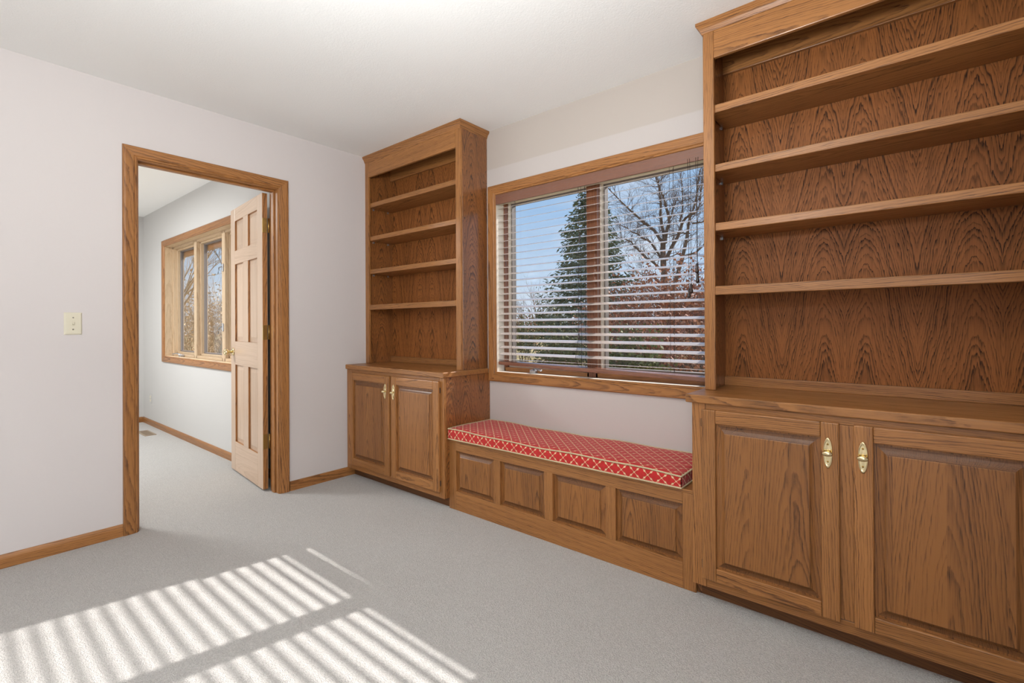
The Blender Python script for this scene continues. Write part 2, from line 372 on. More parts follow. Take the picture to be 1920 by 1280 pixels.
# adjoining room
VX0, VX1 = -2.93, -0.775
boxes('wall_far_window', [(XF-.12, VX0-.012, YF, YF+.17, -.1, H), (VX1+.012, -.115, YF, YF+.17, -.1, H), (VX0-.012, VX1+.012, YF, YF+.17, -.1, WZ0-.012), (VX0-.012, VX1+.012, YF, YF+.17, WZ1+.012, H)], MAT['wall_far'], label='white wall with the casement window in the adjoining room', kind='structure')
box('wall_far_left', XF-.12, XF, YB, YF, 0, H, MAT['wall_far'], label='white end wall of the adjoining room', kind='structure')
box('wall_far_front', XF, -.115, YB-.12, YB, 0, H, MAT['wall_far'], label='white wall of the adjoining room opposite its window', kind='structure')

# baseboards
def baseboard(name, A, B, nrm, mat, label):
    """A,B floor points of the wall line, nrm pointing into the room"""
    prof = [(0, 0), (.012, 0), (.012, .045), (.009, .054), (.005, .062), (0, .0635)]
    V = [(A[0]+nrm[0]*d, A[1]+nrm[1]*d, z) for d, z in prof]+[(B[0]+nrm[0]*d, B[1]+nrm[1]*d, z) for d, z in prof]
    n = len(prof); F = [(i, (i+1) % n, n+(i+1) % n, n+i) for i in range(n)]+[tuple(range(n))[::-1], tuple(range(n, 2*n))]
    return mk(name, V, F, mat, label=label, kind='structure')
baseboard('baseboard_left', (0, YB), (0, -1.761), (1, 0), MAT['oak_y'], 'oak baseboard left of the doorway')
baseboard('baseboard_corner', (0, -.8545), (0, FD+.055), (1, 0), MAT['oak_y'], 'short oak baseboard between doorway and cabinet')
baseboard('baseboard_right', (XR, YB), (XR, FD), (-1, 0), MAT['oak_y'], 'oak baseboard along the wall beside the camera')
baseboard('baseboard_far_window', (XF, YF), (-.115, YF), (0, -1), MAT['oak_x'], 'oak baseboard under the adjoining room window')
baseboard('baseboard_far_left', (XF, YB), (XF, YF-.012), (1, 0), MAT['oak_y'], 'oak baseboard on the end wall of the adjoining room')

# doorway trim and jamb
t3L = lambda p, q, t: (t, p, q)
tr = empty('trim_1', (0.0, -1.31, 0), label='oak casing and jamb around the open doorway', kind='structure')
JY0, JY1, JZ = -1.690, -0.930, 2.048
casing('casing', (JY0-.005, 0), (JY0-.005, JZ+.005), (-1, 0), t3L, MAT['oak_z'], tr, 0, 1)
casing('casing', (JY1+.005, 0), (JY1+.005, JZ+.005), (1, 0), t3L, MAT['oak_z'], tr, 0, 1)
casing('casing', (JY0-.005, JZ+.005), (JY1+.005, JZ+.005), (0, 1), t3L, MAT['oak_y'], tr)
box('jamb', -.116, .001, JY0-.017, JY0, 0, JZ, MAT['oak_z'], tr, .001)
box('jamb', -.116, .001, JY1, JY1+.017, 0, JZ, MAT['oak_z'], tr, .001)
box('jamb', -.116, .001, JY0-.017, JY1+.017, JZ, JZ+.016, MAT['oak_y'], tr, .001)
box('door_stop', -.074, -.038, JY0, JY0+.011, 0, JZ-.011, MAT['oak_z'], tr, .003)
box('door_stop', -.074, -.038, JY1-.011, JY1, 0, JZ-.011, MAT['oak_z'], tr, .003)
box('door_stop', -.074, -.038, JY0, JY1, JZ-.011, JZ, MAT['oak_y'], tr, .003)
t3L2 = lambda p, q, t: (-.115-t, p, q)
casing('casing', (JY0-.005, 0), (JY0-.005, JZ+.005), (-1, 0), t3L2, MAT['oak_z'], tr, 0, 1)
casing('casing', (JY0-.005, JZ+.005), (JY1+.005, JZ+.005), (0, 1), t3L2, MAT['oak_y'], tr, 1, 0)

# six-panel door, swung into the adjoining room, built in its own frame (x along door from the hinge)
dr = empty('door_1', (-.127, -.9768, 0), label='six-panel wood door, faces paled by coloured-in sheen, swung open into the adjoining room', kind='structure')
WL[dr.name] = Vector((0, 0, 0))
dr.rotation_euler = (0, 0, math.pi-math.atan2(.070, .732))
DW, DT, D0, D1 = 0.735, 0.035, 0.012, 2.040            # local: x 0..DW, y -DT..0 (y=0 is the face with the panels after turning)
def dbox(nm, x0, x1, z0, z1, mt):
    o = box(nm, x0, x1, -DT, 0, z0, z1, MAT[mt], dr, .0025); o.data.materials.append(MAT['oak_z'])
    for pl in o.data.polygons:
        if abs(pl.normal.y) < .3: pl.material_index = 1     # edges keep plain oak; faces carry the coloured-in sheen
    return o
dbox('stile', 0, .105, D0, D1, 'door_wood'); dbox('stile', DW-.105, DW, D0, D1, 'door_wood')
rows = [(.238, .832), (1.012, 1.607), (1.712, 1.942)]
zz = [(D0, .238), (.832, 1.012), (1.607, 1.712), (1.942, D1)]
for z0, z1 in zz: dbox('rail', .105, DW-.105, z0, z1, 'door_sheen_wood_x')
for z0, z1 in rows:
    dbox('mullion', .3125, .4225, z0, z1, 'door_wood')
    for x0, x1 in ((.105, .3125), (.4225, DW-.105)):
        prof = [(0, -.0175), (0, -.015), (.014, -.015), (.034, -.0105), (.035, -.0095)]
        t3 = lambda p, q, t: (p, t, q)
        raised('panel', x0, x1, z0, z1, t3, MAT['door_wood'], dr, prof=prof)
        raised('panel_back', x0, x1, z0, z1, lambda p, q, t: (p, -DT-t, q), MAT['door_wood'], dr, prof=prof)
for hz in (.338, 1.085, 1.819):
    hg = box('hinge', -.0025, 0.0, -DT+.003, -.002, hz-.05, hz+.05, MAT['old_brass'], dr, .001)
    tube('hinge_knuckle', [(-.006, -DT-.006, hz-.05), (-.006, -DT-.006, hz+.05)], .006, MAT['old_brass'], hg, 10)
KX, KZ = DW-.062, .93
for sgn, y0 in ((1, 0.0), (-1, -DT)):
    kr = lathe('knob_rose', (KX, y0, KZ), (0, sgn, 0), [(.001, 0), (.031, 0), (.031, .004), (.024, .009), (.012, .012)], MAT['brass'], dr)
    lathe('knob', (KX, y0, KZ), (0, sgn, 0), [(.010, .010), (.010, .030), (.018, .036), (.026, .046), (.027, .054), (.022, .063), (.010, .068)], MAT['brass'], kr)

# ------------------------------------------------------------------ window 1 (behind the blind)
t3W = lambda p, q, t: (p, -t, q)
w1 = empty('window_1', (1.8325, 0, .815), label='wide oak-cased double window above the window seat', kind='structure')
casing('casing', (WX0-.002, WZ0), (WX0-.002, WZ1), (-1, 0), t3W, MAT['oak_z'], w1)
casing('casing', (WX1+.002, WZ0), (WX1+.002, WZ1), (1, 0), t3W, MAT['oak_z'], w1)
casing('casing', (WX0-.002, WZ1), (WX1+.002, WZ1), (0, 1), t3W, MAT['oak_x'], w1)
casing('casing', (WX0-.002, WZ0), (WX1+.002, WZ0), (0, -1), t3W, MAT['oak_x'], w1)
box('side_jamb', WX0-.012, WX0, -.001, .19, WZ0, WZ1, MAT['vinyl'], w1, .001)
box('side_jamb', WX1, WX1+.012, -.001, .19, WZ0, WZ1, MAT['vinyl'], w1, .001)
box('head_jamb', WX0-.012, WX1+.012, -.001, .19, WZ1, WZ1+.012, MAT['vinyl'], w1, .001)
box('sill', WX0-.012, WX1+.012, -.001, .19, WZ0-.012, WZ0, MAT['vinyl'], w1, .001)
box('mullion_post', 1.808, 1.855, .072, .185, WZ0, WZ1, MAT['walnut_z'], w1, .002)
def sash(x0, x1, gx0, gx1, parent, ymin=.0735, yg=.165, z0=WZ0, z1=WZ1, wood='z'):
    """stepped casement sash: frame strips that step in from the opening to the glass"""
    gz0, gz1 = z0+.055, z1-.045
    W_, V_, S_ = (MAT['walnut_z'], MAT['vinyl'], MAT['seal']) if wood == 'z' else (MAT['trim_far_lit_z'], MAT['trim_far_lit_z'], MAT['seal'])
    for s, xa, xb in ((1, x0, gx0), (-1, x1, gx1)):
        w = abs(xb-xa)
        for a, b, ya, yb, mm in ((0, .40*w, ymin, yg+.02, W_), (.40*w, .75*w, ymin+.035, yg+.02, V_), (.75*w, w, ymin+.062, yg+.012, S_)):
            xs = sorted((xa+s*a, xa+s*b)); box('sash_stile', xs[0], xs[1], ya, yb, z0, z1, mm, parent, .0012, 1)
    for s, za, zb in ((1, z0, gz0), (-1, z1, gz1)):
        w = abs(zb-za)
        for a, b, ya, yb, mm in ((0, .45*w, ymin, yg+.02, MAT['oak_x'] if wood == 'z' else MAT['trim_far_lit_x']), (.45*w, .8*w, ymin+.035, yg+.02, V_), (.8*w, w, ymin+.062, yg+.012, S_)):
            zs = sorted((za+s*a, za+s*b)); box('sash_rail', x0, x1, ya, yb, zs[0], zs[1], mm, parent, .0012, 1)
    box('pane', gx0, gx1, yg, yg+.004, gz0, gz1, MAT['glass'], parent)
sash(WX0, 1.808, 1.170, 1.779, w1)
sash(1.855, WX1, 1.886, 2.494, w1)
# casement crank on the sill of the left sash
ck = box('crank_base', 1.385, 1.43, .045, .075, WZ0, WZ0+.022, MAT['steel'], w1, .004)
tube('crank_arm', [(1.405, .06, WZ0+.022), (1.43, .045, WZ0+.030), (1.475, .035, WZ0+.024), (1.49, .033, WZ0+.022)], [.006, .005, .005, .006], MAT['steel'], ck, 8)

# ------------------------------------------------------------------ window 2 in the adjoining room
t3V = lambda p, q, t: (p, YF-t, q)
w2 = empty('window_2', (-1.85, YF, .815), label='three-light oak casement window in the adjoining room', kind='structure')
casing('casing', (VX0-.002, WZ0), (VX0-.002, WZ1), (-1, 0), t3V, MAT['oak_z'], w2)
casing('casing', (VX1+.002, WZ0), (VX1+.002, WZ1), (1, 0), t3V, MAT['oak_z'], w2)
casing('casing', (VX0-.002, WZ1), (VX1+.002, WZ1), (0, 1), t3V, MAT['oak_x'], w2)
casing('casing', (VX0-.002, WZ0), (VX1+.002, WZ0), (0, -1), t3V, MAT['oak_x'], w2)
box('side_jamb', VX0-.012, VX0, YF-.001, YF+.17, WZ0, WZ1, MAT['trim_far_lit_z'], w2, .001)
box('side_jamb', VX1, VX1+.012, YF-.001, YF+.17, WZ0, WZ1, MAT['trim_far_lit_z'], w2, .001)
box('head_jamb', VX0-.012, VX1+.012, YF-.001, YF+.17, WZ1, WZ1+.012, MAT['trim_far_lit_x'], w2, .001)
box('sill', VX0-.012, VX1+.012, YF-.001, YF+.17, WZ0-.012, WZ0, MAT['trim_far_lit_x'], w2, .001)
box('brick_mold', VX0-.05, VX1+.05, YF+.171, YF+.21, WZ1-.09, WZ1+.02, MAT['oak_x'], w2, .002)
posts = [(-2.255, -2.210), (-1.525, -1.480)]
for a, b in posts: box('mullion_post', a, b, YF+.072, YF+.165, WZ0, WZ1, MAT['trim_far_lit_z'], w2, .002)
for x0, x1 in ((VX0, -2.255), (-2.210, -1.525), (-1.480, VX1)):
    sash(x0, x1, x0+.034, x1-.034, w2, YF+.0735, YF+.150, wood='far')
ck = box('crank_base', -2.62, -2.56, YF+.035, YF+.07, WZ0, WZ0+.022, MAT['steel'], w2, .004)
tube('crank_arm', [(-2.59, YF+.05, WZ0+.02), (-2.66, YF+.03, WZ0+.034), (-2.75, YF+.02, WZ0+.024)], [.007, .006, .007], MAT['steel'], ck, 8)
for hz in (1.12, 1.66):
    lk = box('sash_lock', -1.508, -1.488, YF+.060, YF+.072, hz-.035, hz+.035, MAT['steel'], w2, .003)
    tube('lock_lever', [(-1.498, YF+.062, hz+.01), (-1.50, YF+.035, hz-.005), (-1.505, YF+.03, hz-.06)], [.006, .006, .005], MAT['steel'], lk, 8)

# ------------------------------------------------------------------ built-in bookcases (upper units)
def crown(name, path, parent, mat):
    """cove moulding mitred around a polyline of floor points (outward = left of travel)"""
    prof = [(0, 2.392), (.003, 2.394), (.006, 2.402), (.010, 2.412), (.017, 2.420), (.020, 2.4215), (.0205, 2.425), (.0235, 2.427), (.0235, 2.4395), (0, 2.4395)]
    out = []
    P2 = [Vector(p) for p in path]
    for i in range(len(P2)-1):
        A, B = P2[i], P2[i+1]; d = (B-A).normalized(); o = Vector((d.y, -d.x))
        ma = 1 if i > 0 else 0; mb = 1 if i < len(P2)-2 else 0
        V = [(*(A+o*w-d*w*ma), z) for w, z in prof]+[(*(B+o*w+d*w*mb), z) for w, z in prof]
        n = len(prof); F = [(k, (k+1) % n, n+(k+1) % n, n+k) for k in range(n)]+[tuple(range(n))[::-1], tuple(range(n, 2*n))]
        out.append(mk(name, V, F, mat if abs(d.x) > .5 else MAT['oak_y'], parent))
    return out
def bookcase(x0, x1, path, label):
    b = empty('bookcase', ((x0+x1)/2, -.13, CT), label=label, cat='bookcase', group='built-in oak bookcases')
    box('side_panel', x0, x0+.019, UD+.019, -.001, CT, 2.41, MAT['ply_side'], b, .0008, 1)
    box('side_panel', x1-.019, x1, UD+.019, -.001, CT, 2.41, MAT['ply_side'], b, .0008, 1)
    box('stile', x0, x0+.046, UD, UD+.019, CT, 2.4385, MAT['oak_z'], b, .003)
    box('stile', x1-.046, x1, UD, UD+.019, CT, 2.4385, MAT['oak_z'], b, .003)
    box('top_rail', x0+.046, x1-.046, UD, UD+.019, 2.277, 2.4385, MAT['oak_x'], b, .003)
    crown('crown_molding', path, b, MAT['oak_x'])
    box('back_panel', x0+.019, x1-.019, -.012, -.002, CT, 2.40, MAT['ply_back'], b)
    box('back_strip', x0+.019, x1-.019, -.030, -.012, CT, CT+.042, MAT['oak_x'], b, .002)
    box('top_nailer', x0+.019, x1-.019, -.030, -.012, 2.300, 2.395, MAT['oak_x'], b, .002)
    box('top_panel', x0+.019, x1-.019, UD+.019, -.002, 2.395, 2.41, MAT['oak_x'], b)
    for zb, zt in ((2.044, 2.078), (1.786, 1.819), (1.529, 1.563)):
        box('shelf', x0+.021, x1-.021, UD+.014, -.014, zb, zt, MAT['oak_x'], b, .003)
    box('shelf', x0+.020, x1-.020, UD+.018, -.014, 1.262, 1.287, MAT['oak_x'], b, .002)
    box('shelf_rail', x0+.046, x1-.046, UD, UD+.019, 1.250, 1.288, MAT['oak_x'], b, .003)
    for zb in (2.044, 1.786, 1.529):
        for xs in (x0+.019, x1-.025):
            for ys in (-.19, -.055): box('shelf_pin', xs, xs+.006, ys-.006, ys+.006, zb-.012, zb-.0005, MAT['steel'], b)
    return b
UXR = 1.064
bookcase(0.0005, UXR, [(0.0005, UD), (UXR, UD), (UXR, -.001)], 'oak built-in bookcase with four shelves beside the doorway wall')
bookcase(RX0, XR-.0005, [(RX0, -.001), (RX0, UD), (XR-.0005, UD)], 'oak built-in bookcase nearest the camera, right of the window')

# ------------------------------------------------------------------ base cabinets, counters
def handle(x, z, yf, parent):
    bp = lathe('backplate', (x, yf, z), (0, -1, 0), [(.0138, 0), (.0140, .002), (.0128, .0042), (.0118, .0034), (.0100, .0028), (.006, .0036), (.001, .004)], MAT['brass'], parent, 28, 1.0, 3.85)
    V, F = [], []
    tube_into(V, F, [Vector((x, yf-.002, z)), Vector((x, yf-.014, z))], [.005, .0042], 10)
    n = len(V); R, S = 10, 20
    for i in range(R+1):
        th = math.pi*i/R
        for k in range(S):
            ph = 2*math.pi*k/S
            V.append((x+.0165*math.sin(th)*math.cos(ph), yf-.019-.0075*math.cos(th), z+.0095*math.sin(th)*math.sin(ph)))
    for i in range(R):
        for k in range(S): F.append((n+i*S+k, n+i*S+(k+1) % S, n+(i+1)*S+(k+1) % S, n+(i+1)*S+k))
    mk('knob', V, F, MAT['brass'], parent, smooth=True)
    for dz in (.030, -.030): lathe('screw', (x, yf-.0025, z+dz), (0, -1, 0), [(.0035, 0), (.0035, .0012), (.002, .002)], MAT['old_brass'], parent, 10)
def cab_door(parent, x0, x1, z0, z1, hx, hz):
    yf = FD-.0185; st = .054
    t3 = lambda p, q, t: (p, yf-t, q)
    d = raised('door', x0+st, x1-st, z0+st, z1-st, t3, MAT['oak_panel'], parent, end=MAT['oak_end'])
    box('stile', x0, x0+st, yf, FD-.0005, z0, z1, MAT['oak_z'], d, .004)
    box('stile', x1-st, x1, yf, FD-.0005, z0, z1, MAT['oak_z'], d, .004)
    box('rail', x0+st, x1-st, yf+.0004, FD-.0005, z1-st, z1, MAT['oak_x'], d, .004)
    box('rail', x0+st, x1-st, yf+.0004, FD-.0005, z0, z0+st, MAT['oak_x'], d, .004)
    handle(hx, hz, yf, d)
    ox = x0-.002 if hx > (x0+x1)/2 else x1+.002
    for hz_ in (z0+.055, z1-.055): tube('hinge', [(ox, FD-.006, hz_-.016), (ox, FD-.006, hz_+.016)], .003, MAT['cord'], d, 8)
    return d
def cabinet(x0, x1, doors, label):
    c = empty('base_cabinet', ((x0+x1)/2, -.2, 0), label=label, cat='cabinet', group='oak base cabinets under the bookcases')
    z0 = .062
    for xs in (x0, x1-.018):      # side panel notched for the toe space
        ya, yn, yb = FD+.019, FD+.055, -.001
        o2 = [(ya, z0), (yn, z0), (yn, 0), (yb, 0), (yb, CB), (ya, CB)]
        V = [(xs, y, z) for y, z in o2]+[(xs+.018, y, z) for y, z in o2]
        mk('side_panel', V, [(i, (i+1) % 6, 6+(i+1) % 6, 6+i) for i in range(6)]+[(0, 1, 4, 5), (1, 2, 3, 4), (6, 7, 10, 11), (7, 8, 9, 10)], MAT['ply_side'], c)
    box('carcass', x0+.018, x1-.018, FD+.0195, -.001, z0, CB, MAT['oak_x'], c)
    m0, m1 = doors[0][1], doors[1][0]
    box('stile', x0, doors[0][0]+.012, FD, FD+.019, z0, CB, MAT['oak_z'], c, .0025)
    box('stile', doors[1][1]-.012, x1, FD, FD+.019, z0, CB, MAT['oak_z'], c, .0025)
    box('stile', m0-.012, m1+.012, FD, FD+.019, z0+.045, CB-.03, MAT['oak_z'], c, .0015)
    box('rail', doors[0][0]+.012, doors[1][1]-.012, FD, FD+.019, z0, z0+.045, MAT['oak_x'], c, .0025)
    box('rail', doors[0][0]+.012, doors[1][1]-.012, FD, FD+.019, CB-.03, CB, MAT['oak_x'], c, .0025)
    box('toe_kick', x0+.018, x1-.018, FD+.055, FD+.070, 0, z0, MAT['toe'], c, .001)
    for a, b, hx in doors: cab_door(c, a, b, .100, .781, hx, .676)
    return c
cabinet(.0005, LX1, [(.050, .546, .505), (.566, 1.048, .597)], 'oak two-door base cabinet beside the doorway wall')
cabinet(RX0, XR-.0005, [(2.628, 3.091, 3.0585), (3.131, 3.60, 3.157)], 'large oak two-door base cabinet nearest the camera')
def counter(x0, x1, label):
    return box('countertop', x0, x1, CD_, -.0195, CB, CT, MAT['oak_x'], None, .005, 3, label=label, cat='countertop', group='oak cabinet tops')
counter(.0005, 1.087, 'oak countertop under the bookcase beside the doorway wall')
counter(2.5627, XR-.0005, 'oak countertop under the bookcase nearest the camera')

# ------------------------------------------------------------------ window seat and cushion
ws = empty('storage_bench', (1.83, -.19, 0), label='oak window seat with four raised panels under the window', cat='bench')
X0, X1 = LX1+.0005, RX0-.0005
ST = .410
t3S = lambda p, q, t: (p, SD-t, q)
pan = [(1.139, 1.4475), (1.4965, 1.801), (1.8555, 2.1615), (2.2135, 2.529)]
PZ0, PZ1 = .1135, .3595
edges = [X0]+[v for ab in pan for v in ab]+[X1]
for i in range(0, len(edges), 2):
    full = i in (0, len(edges)-2)
    box('stile', edges[i], edges[i+1], SD, SD+.019, 0 if full else PZ0, ST if full else PZ1, MAT['oak_z'], ws, .002)
box('rail', pan[0][0], pan[-1][1], SD, SD+.019, PZ1, ST, MAT['oak_x'], ws, .002)
box('bottom_board', pan[0][0], pan[-1][1], SD, SD+.019, 0, PZ0, MAT['oak_x'], ws, .002)
for a, b in pan: raised('panel', a, b, PZ0, PZ1, t3S, MAT['oak_panel'], ws, prof=[(o_, d_-.002) for o_, d_ in RP], sc=.95, end=MAT['oak_end'])
box('seat_lid', X0, X1, SD-.001, -.001, ST, ST+.0155, MAT['oak_x'], ws, .002)
box('seat_box', X0+.005, X1-.005, SD+.025, -.005, .0, ST-.001, MAT['toe'], ws)

def make_cushion():
    x0, x1, y0, y1, z0, z1 = 1.086, 2.527, -.388, -.012, ST+.016, .488
    nx, ny, nz = 72, 18, 4
    c = ((x0+x1)/2, (y0+y1)/2, z0)
    bm = bmesh.new(); uvl = bm.loops.layers.uv.new('UVMap')
    rng = random.Random(3)
    def ztop(x, y):
        u = (x-x0)/(x1-x0); v = (y-y0)/(y1-y0)
        e = min(1, min(u*(x1-x0), (1-u)*(x1-x0), v*(y1-y0), (1-v)*(y1-y0))/.06)
        return z1+.007*(1-(1-e)**2)+.003*math.sin(u*9+1)+.002*math.sin(u*23+v*5)-.006*u
    def grid(nu, nv, fn, uvf):
        vs_ = [[bm.verts.new(fn(i/nu, j/nv)) for j in range(nv+1)] for i in range(nu+1)]
        for i in range(nu):
            for j in range(nv):
                ff = bm.faces.new((vs_[i][j], vs_[i+1][j], vs_[i+1][j+1], vs_[i][j+1])); ff.smooth = True
                for lp, (a, b) in zip(ff.loops, ((i, j), (i+1, j), (i+1, j+1), (i, j+1))): lp[uvl].uv = uvf(a/nu, b/nv)
    lx, ly = x1-x0, y1-y0
    bul = lambda t: .004*math.sin(math.pi*t)
    grid(nx, ny, lambda u, v: (x0+u*lx-c[0], y0+v*ly-c[1], ztop(x0+u*lx, y0+v*ly)-c[2]), lambda u, v: (u*lx+.018, v*ly+.016))
    for s in (0, 1):
        yy = y0 if s == 0 else y1; sg = -1 if s == 0 else 1
        grid(nx, nz, lambda u, v: (x0+u*lx-c[0], yy+sg*bul(v)-c[1], z0+v*(ztop(x0+u*lx, yy)-z0)-c[2]), lambda u, v: (u*lx+.018, v*.062+.031+.0))
        xx = x0 if s == 0 else x1
        grid(ny, nz, lambda u, v: (xx+sg*bul(v)-c[0], y0+u*ly-c[1], z0+v*(ztop(xx, y0+u*ly)-z0)-c[2]), lambda u, v: (u*ly, v*.062+.031))
    grid(4, 2, lambda u, v: (x0+u*lx-c[0], y0+v*ly-c[1], 0), lambda u, v: (u*lx, v*ly))
    bmesh.ops.remove_doubles(bm, verts=bm.verts, dist=.0002)
    bmesh.ops.recalc_face_normals(bm, faces=bm.faces)
    me = bpy.data.meshes.new('seat_cushion'); bm.to_mesh(me); bm.free()
    cu = empty('seat_cushion', c, label='long red trellis-patterned cushion with rope piping on the window seat', cat='cushion')
    link('cover', me, MAT['trellis'], cu, c)
    def rope(top):
        base = []
        R_ = .008
        def zz(x, y): return ztop(x, y) if top else z0+.0035
        n = int(2*(lx+ly)/.0022); per = 2*(lx+ly)
        for i in range(n+1):
            s = per*i/n
            if s < lx: p = (x0+s, y0)
            elif s < lx+ly: p = (x1, y0+s-lx)
            elif s < 2*lx+ly: p = (x1-(s-lx-ly), y1)
            else: p = (x0, y1-(s-2*lx-ly))
            o = .0015
            base.append(Vector((p[0]+(-o if p[0] <= x0+.001 else o if p[0] >= x1-.001 else 0), p[1]+(-o if p[1] <= y0+.001 else o if p[1] >= y1-.001 else 0), zz(*p))))
        V, F = [], []
        for k in range(3):
            pts = []
            for i, p in enumerate(base):
                d = (base[min(i+1, n)]-base[max(i-1, 0)]).normalized(); a = d.cross(Vector((0, 0, 1))).normalized(); b = Vector((0, 0, 1))
                an = 2*math.pi*(per*i/n)/.021+2*math.pi*k/3
                pts.append(p+(a*math.cos(an)+b*math.sin(an))*.0021)
            tube_into(V, F, pts, [.0021]*len(pts), 5, True)
        mk('piping', V, F, MAT['rope'], cu, smooth=True)
    rope(True); rope(False)
make_cushion()

# ------------------------------------------------------------------ wooden blind hung inside the window casing
bl = empty('window_blind', (1.8325, .03, .86), label='open horizontal slat blind hung in the window above the seat', cat='blind')
BX0, BX1 = WX0+.006, WX1-.006
box('valance', WX0+.001, WX1-.001, -.012, -.002, 1.928, 1.993, MAT['walnut_x'], bl, .002)
box('head_rail', WX0+.004, WX1-.004, .000, .055, 1.940, 1.990, MAT['vinyl'], bl, .002)
def slat_mesh():
    n = 6; w = .046; V, F = [], []
    for s in (0, 1):
        x = (-(BX1-BX0)/2, (BX1-BX0)/2)[s]
        for i in range(n+1):
            u = -1+2*i/n; V.append((x, u*w/2, .0014*(1-u*u)+.0010))
        for i in range(n+1):
            u = 1-2*i/n; V.append((x, u*w/2, .0014*(1-u*u)-.0010))
    m_ = 2*(n+1)
    for k in range(m_): F.append((k, (k+1) % m_, m_+(k+1) % m_, m_+k))
    F += [tuple(range(m_))[::-1], tuple(range(m_, 2*m_))]
    me = bpy.data.meshes.new('slat'); me.from_pydata(V, [], F)
    bm = bmesh.new(); bm.from_mesh(me); bmesh.ops.recalc_face_normals(bm, faces=bm.faces); bm.to_mesh(me); bm.free()
    me.materials.append(MAT['slat']); return me
SM = slat_mesh(); TILT = math.radians(17)
szs = [1.910-.0443*i for i in range(23)]+[.897]
rs = random.Random(5)
s0 = None
for i, z in enumerate(szs):
    s = bpy.data.objects.new('slat', SM) if s0 is None else s0.copy()
    COL.objects.link(s); s0 = s0 or s; s.parent = bl
    s.location = Vector(((BX0+BX1)/2, .03, z))-WL[bl.name]
    s.rotation_euler = ((TILT if i < 23 else math.radians(-4))+rs.uniform(-.02, .02), rs.uniform(-.0012, .0012), 0)
br = box('bottom_rail', BX0, BX1, .004, .056, .853, .875, MAT['walnut_x'], bl, .004); br.rotation_euler = (math.radians(6), math.radians(.95), 0)
for x in (1.27, 1.80, 2.33):
    for y in (.006, .054): tube('ladder_cord', [(x, y, 1.94), (x, y, .875)], .0008, MAT['cord'], bl, 5)
    tube('lift_cord', [(x+.012, .03, 1.94), (x+.012, .03, .875)], .0009, MAT['cord'], bl, 5)
def tassel(x, z, cx):
    tube('pull_cord', [(cx, -.014, 1.945), (x, -.016, 1.80), (x, -.016, z+.022)], .0011, MAT['cord'], bl, 5)
    lathe('tassel', (x, -.016, z-.024), (0, 0, 1), [(.002, 0), (.0085, .002), (.0095, .012), (.0060, .024), (.0050, .032), (.0068, .040), (.0062, .047), (.002, .049)], MAT['tassel'], bl, 14)
tassel(2.475, 1.398, 2.47); tassel(2.477, 1.350, 2.482); tassel(2.446, 1.300, 2.44); tassel(2.435, 1.277, 2.43)
tube('tilt_cord', [(1.795, -.014, 1.93), (1.797, -.015, 1.6), (1.792, -.015, 1.20), (1.795, -.015, 1.06), (1.772, -.016, .93), (1.790, -.014, .885)], .0011, MAT['cord'], bl, 5)
lathe('tassel', (1.795, -.016, 1.04), (0, 0, 1), [(.002, 0), (.006, .002), (.007, .010), (.0045, .022), (.004, .030), (.002, .034)], MAT['tassel'], bl, 12)
lathe('tassel', (1.806, -.016, 1.60), (0, 0, 1), [(.002, 0), (.0035, .002), (.004, .016), (.0028, .045), (.002, .060)], MAT['tassel'], bl, 12)

# ------------------------------------------------------------------ light switch, floor vent, outlet
sw = empty('light_switch', (0, -1.9595, 1.145), label='ivory toggle light switch on the wall left of the doorway', cat='light switch')
me_p = [(0, 0), (.0025, 0), (.0055, .004), (.0055, .0045)]
V, F = [], []
for of, t in ((0, 0), (0, .002), (.004, .0052), (.006, .0056)):
    V += [(t, -1.994+of, 1.0885+of), (t, -1.925-of, 1.0885+of), (t, -1.925-of, 1.2010-of), (t, -1.994+of, 1.2010-of)]
for i in range(3):
    for k in range(4): F.append((4*i+k, 4*i+(k+1) % 4, 4*i+4+(k+1) % 4, 4*i+4+k))
F += [(3, 2, 1, 0), (12, 13, 14, 15)]
mk('plate', V, F, MAT['switch'], sw)
box('toggle_surround', .0050, .0068, -1.9655, -1.9535, 1.132, 1.158, MAT['switch'], sw, .0008)
tg = box('toggle', .004, .017, -1.9635, -1.9555, 1.139, 1.151, MAT['switch'], sw, .002); tg.rotation_euler = (0, math.radians(-28), 0)
for z in (1.175, 1.115): lathe('screw', (.0055, -1.9595, z), (1, 0, 0), [(.0035, 0), (.0035, .0008), (.002, .0012)], MAT['screw'], sw, 12)

fv = empty('floor_vent', (-2.975, -.966, 0), label='tan metal floor vent in the carpet of the adjoining room', cat='vent')
boxes('frame', [(-3.14, -2.81, -1.016, -1.000, 0, .006), (-3.14, -2.81, -.932, -.916, 0, .006), (-3.14, -3.118, -1.0, -.932, 0, .006), (-2.832, -2.81, -1.0, -.932, 0, .006)], MAT['vent'], fv)
box('damper', -3.118, -2.832, -1.0, -.932, 0, .0012, MAT['dark'], fv)
for i in range(14): box('louver', -3.112+i*.020, -3.104+i*.020, -1.0, -.932, .0012, .0052, MAT['vent'], fv)
ot = empty('wall_outlet', (-3.468, YF, .304), label='white wall outlet low on the adjoining room window wall', cat='outlet')
box('plate', -3.503, -3.433, YF-.005, YF, .248, .362, MAT['wall_far'], ot, .002)
for z in (.285, .325): box('socket', -3.485, -3.451, YF-.0065, YF-.004, z-.014, z+.014, MAT['switch'], ot, .003)

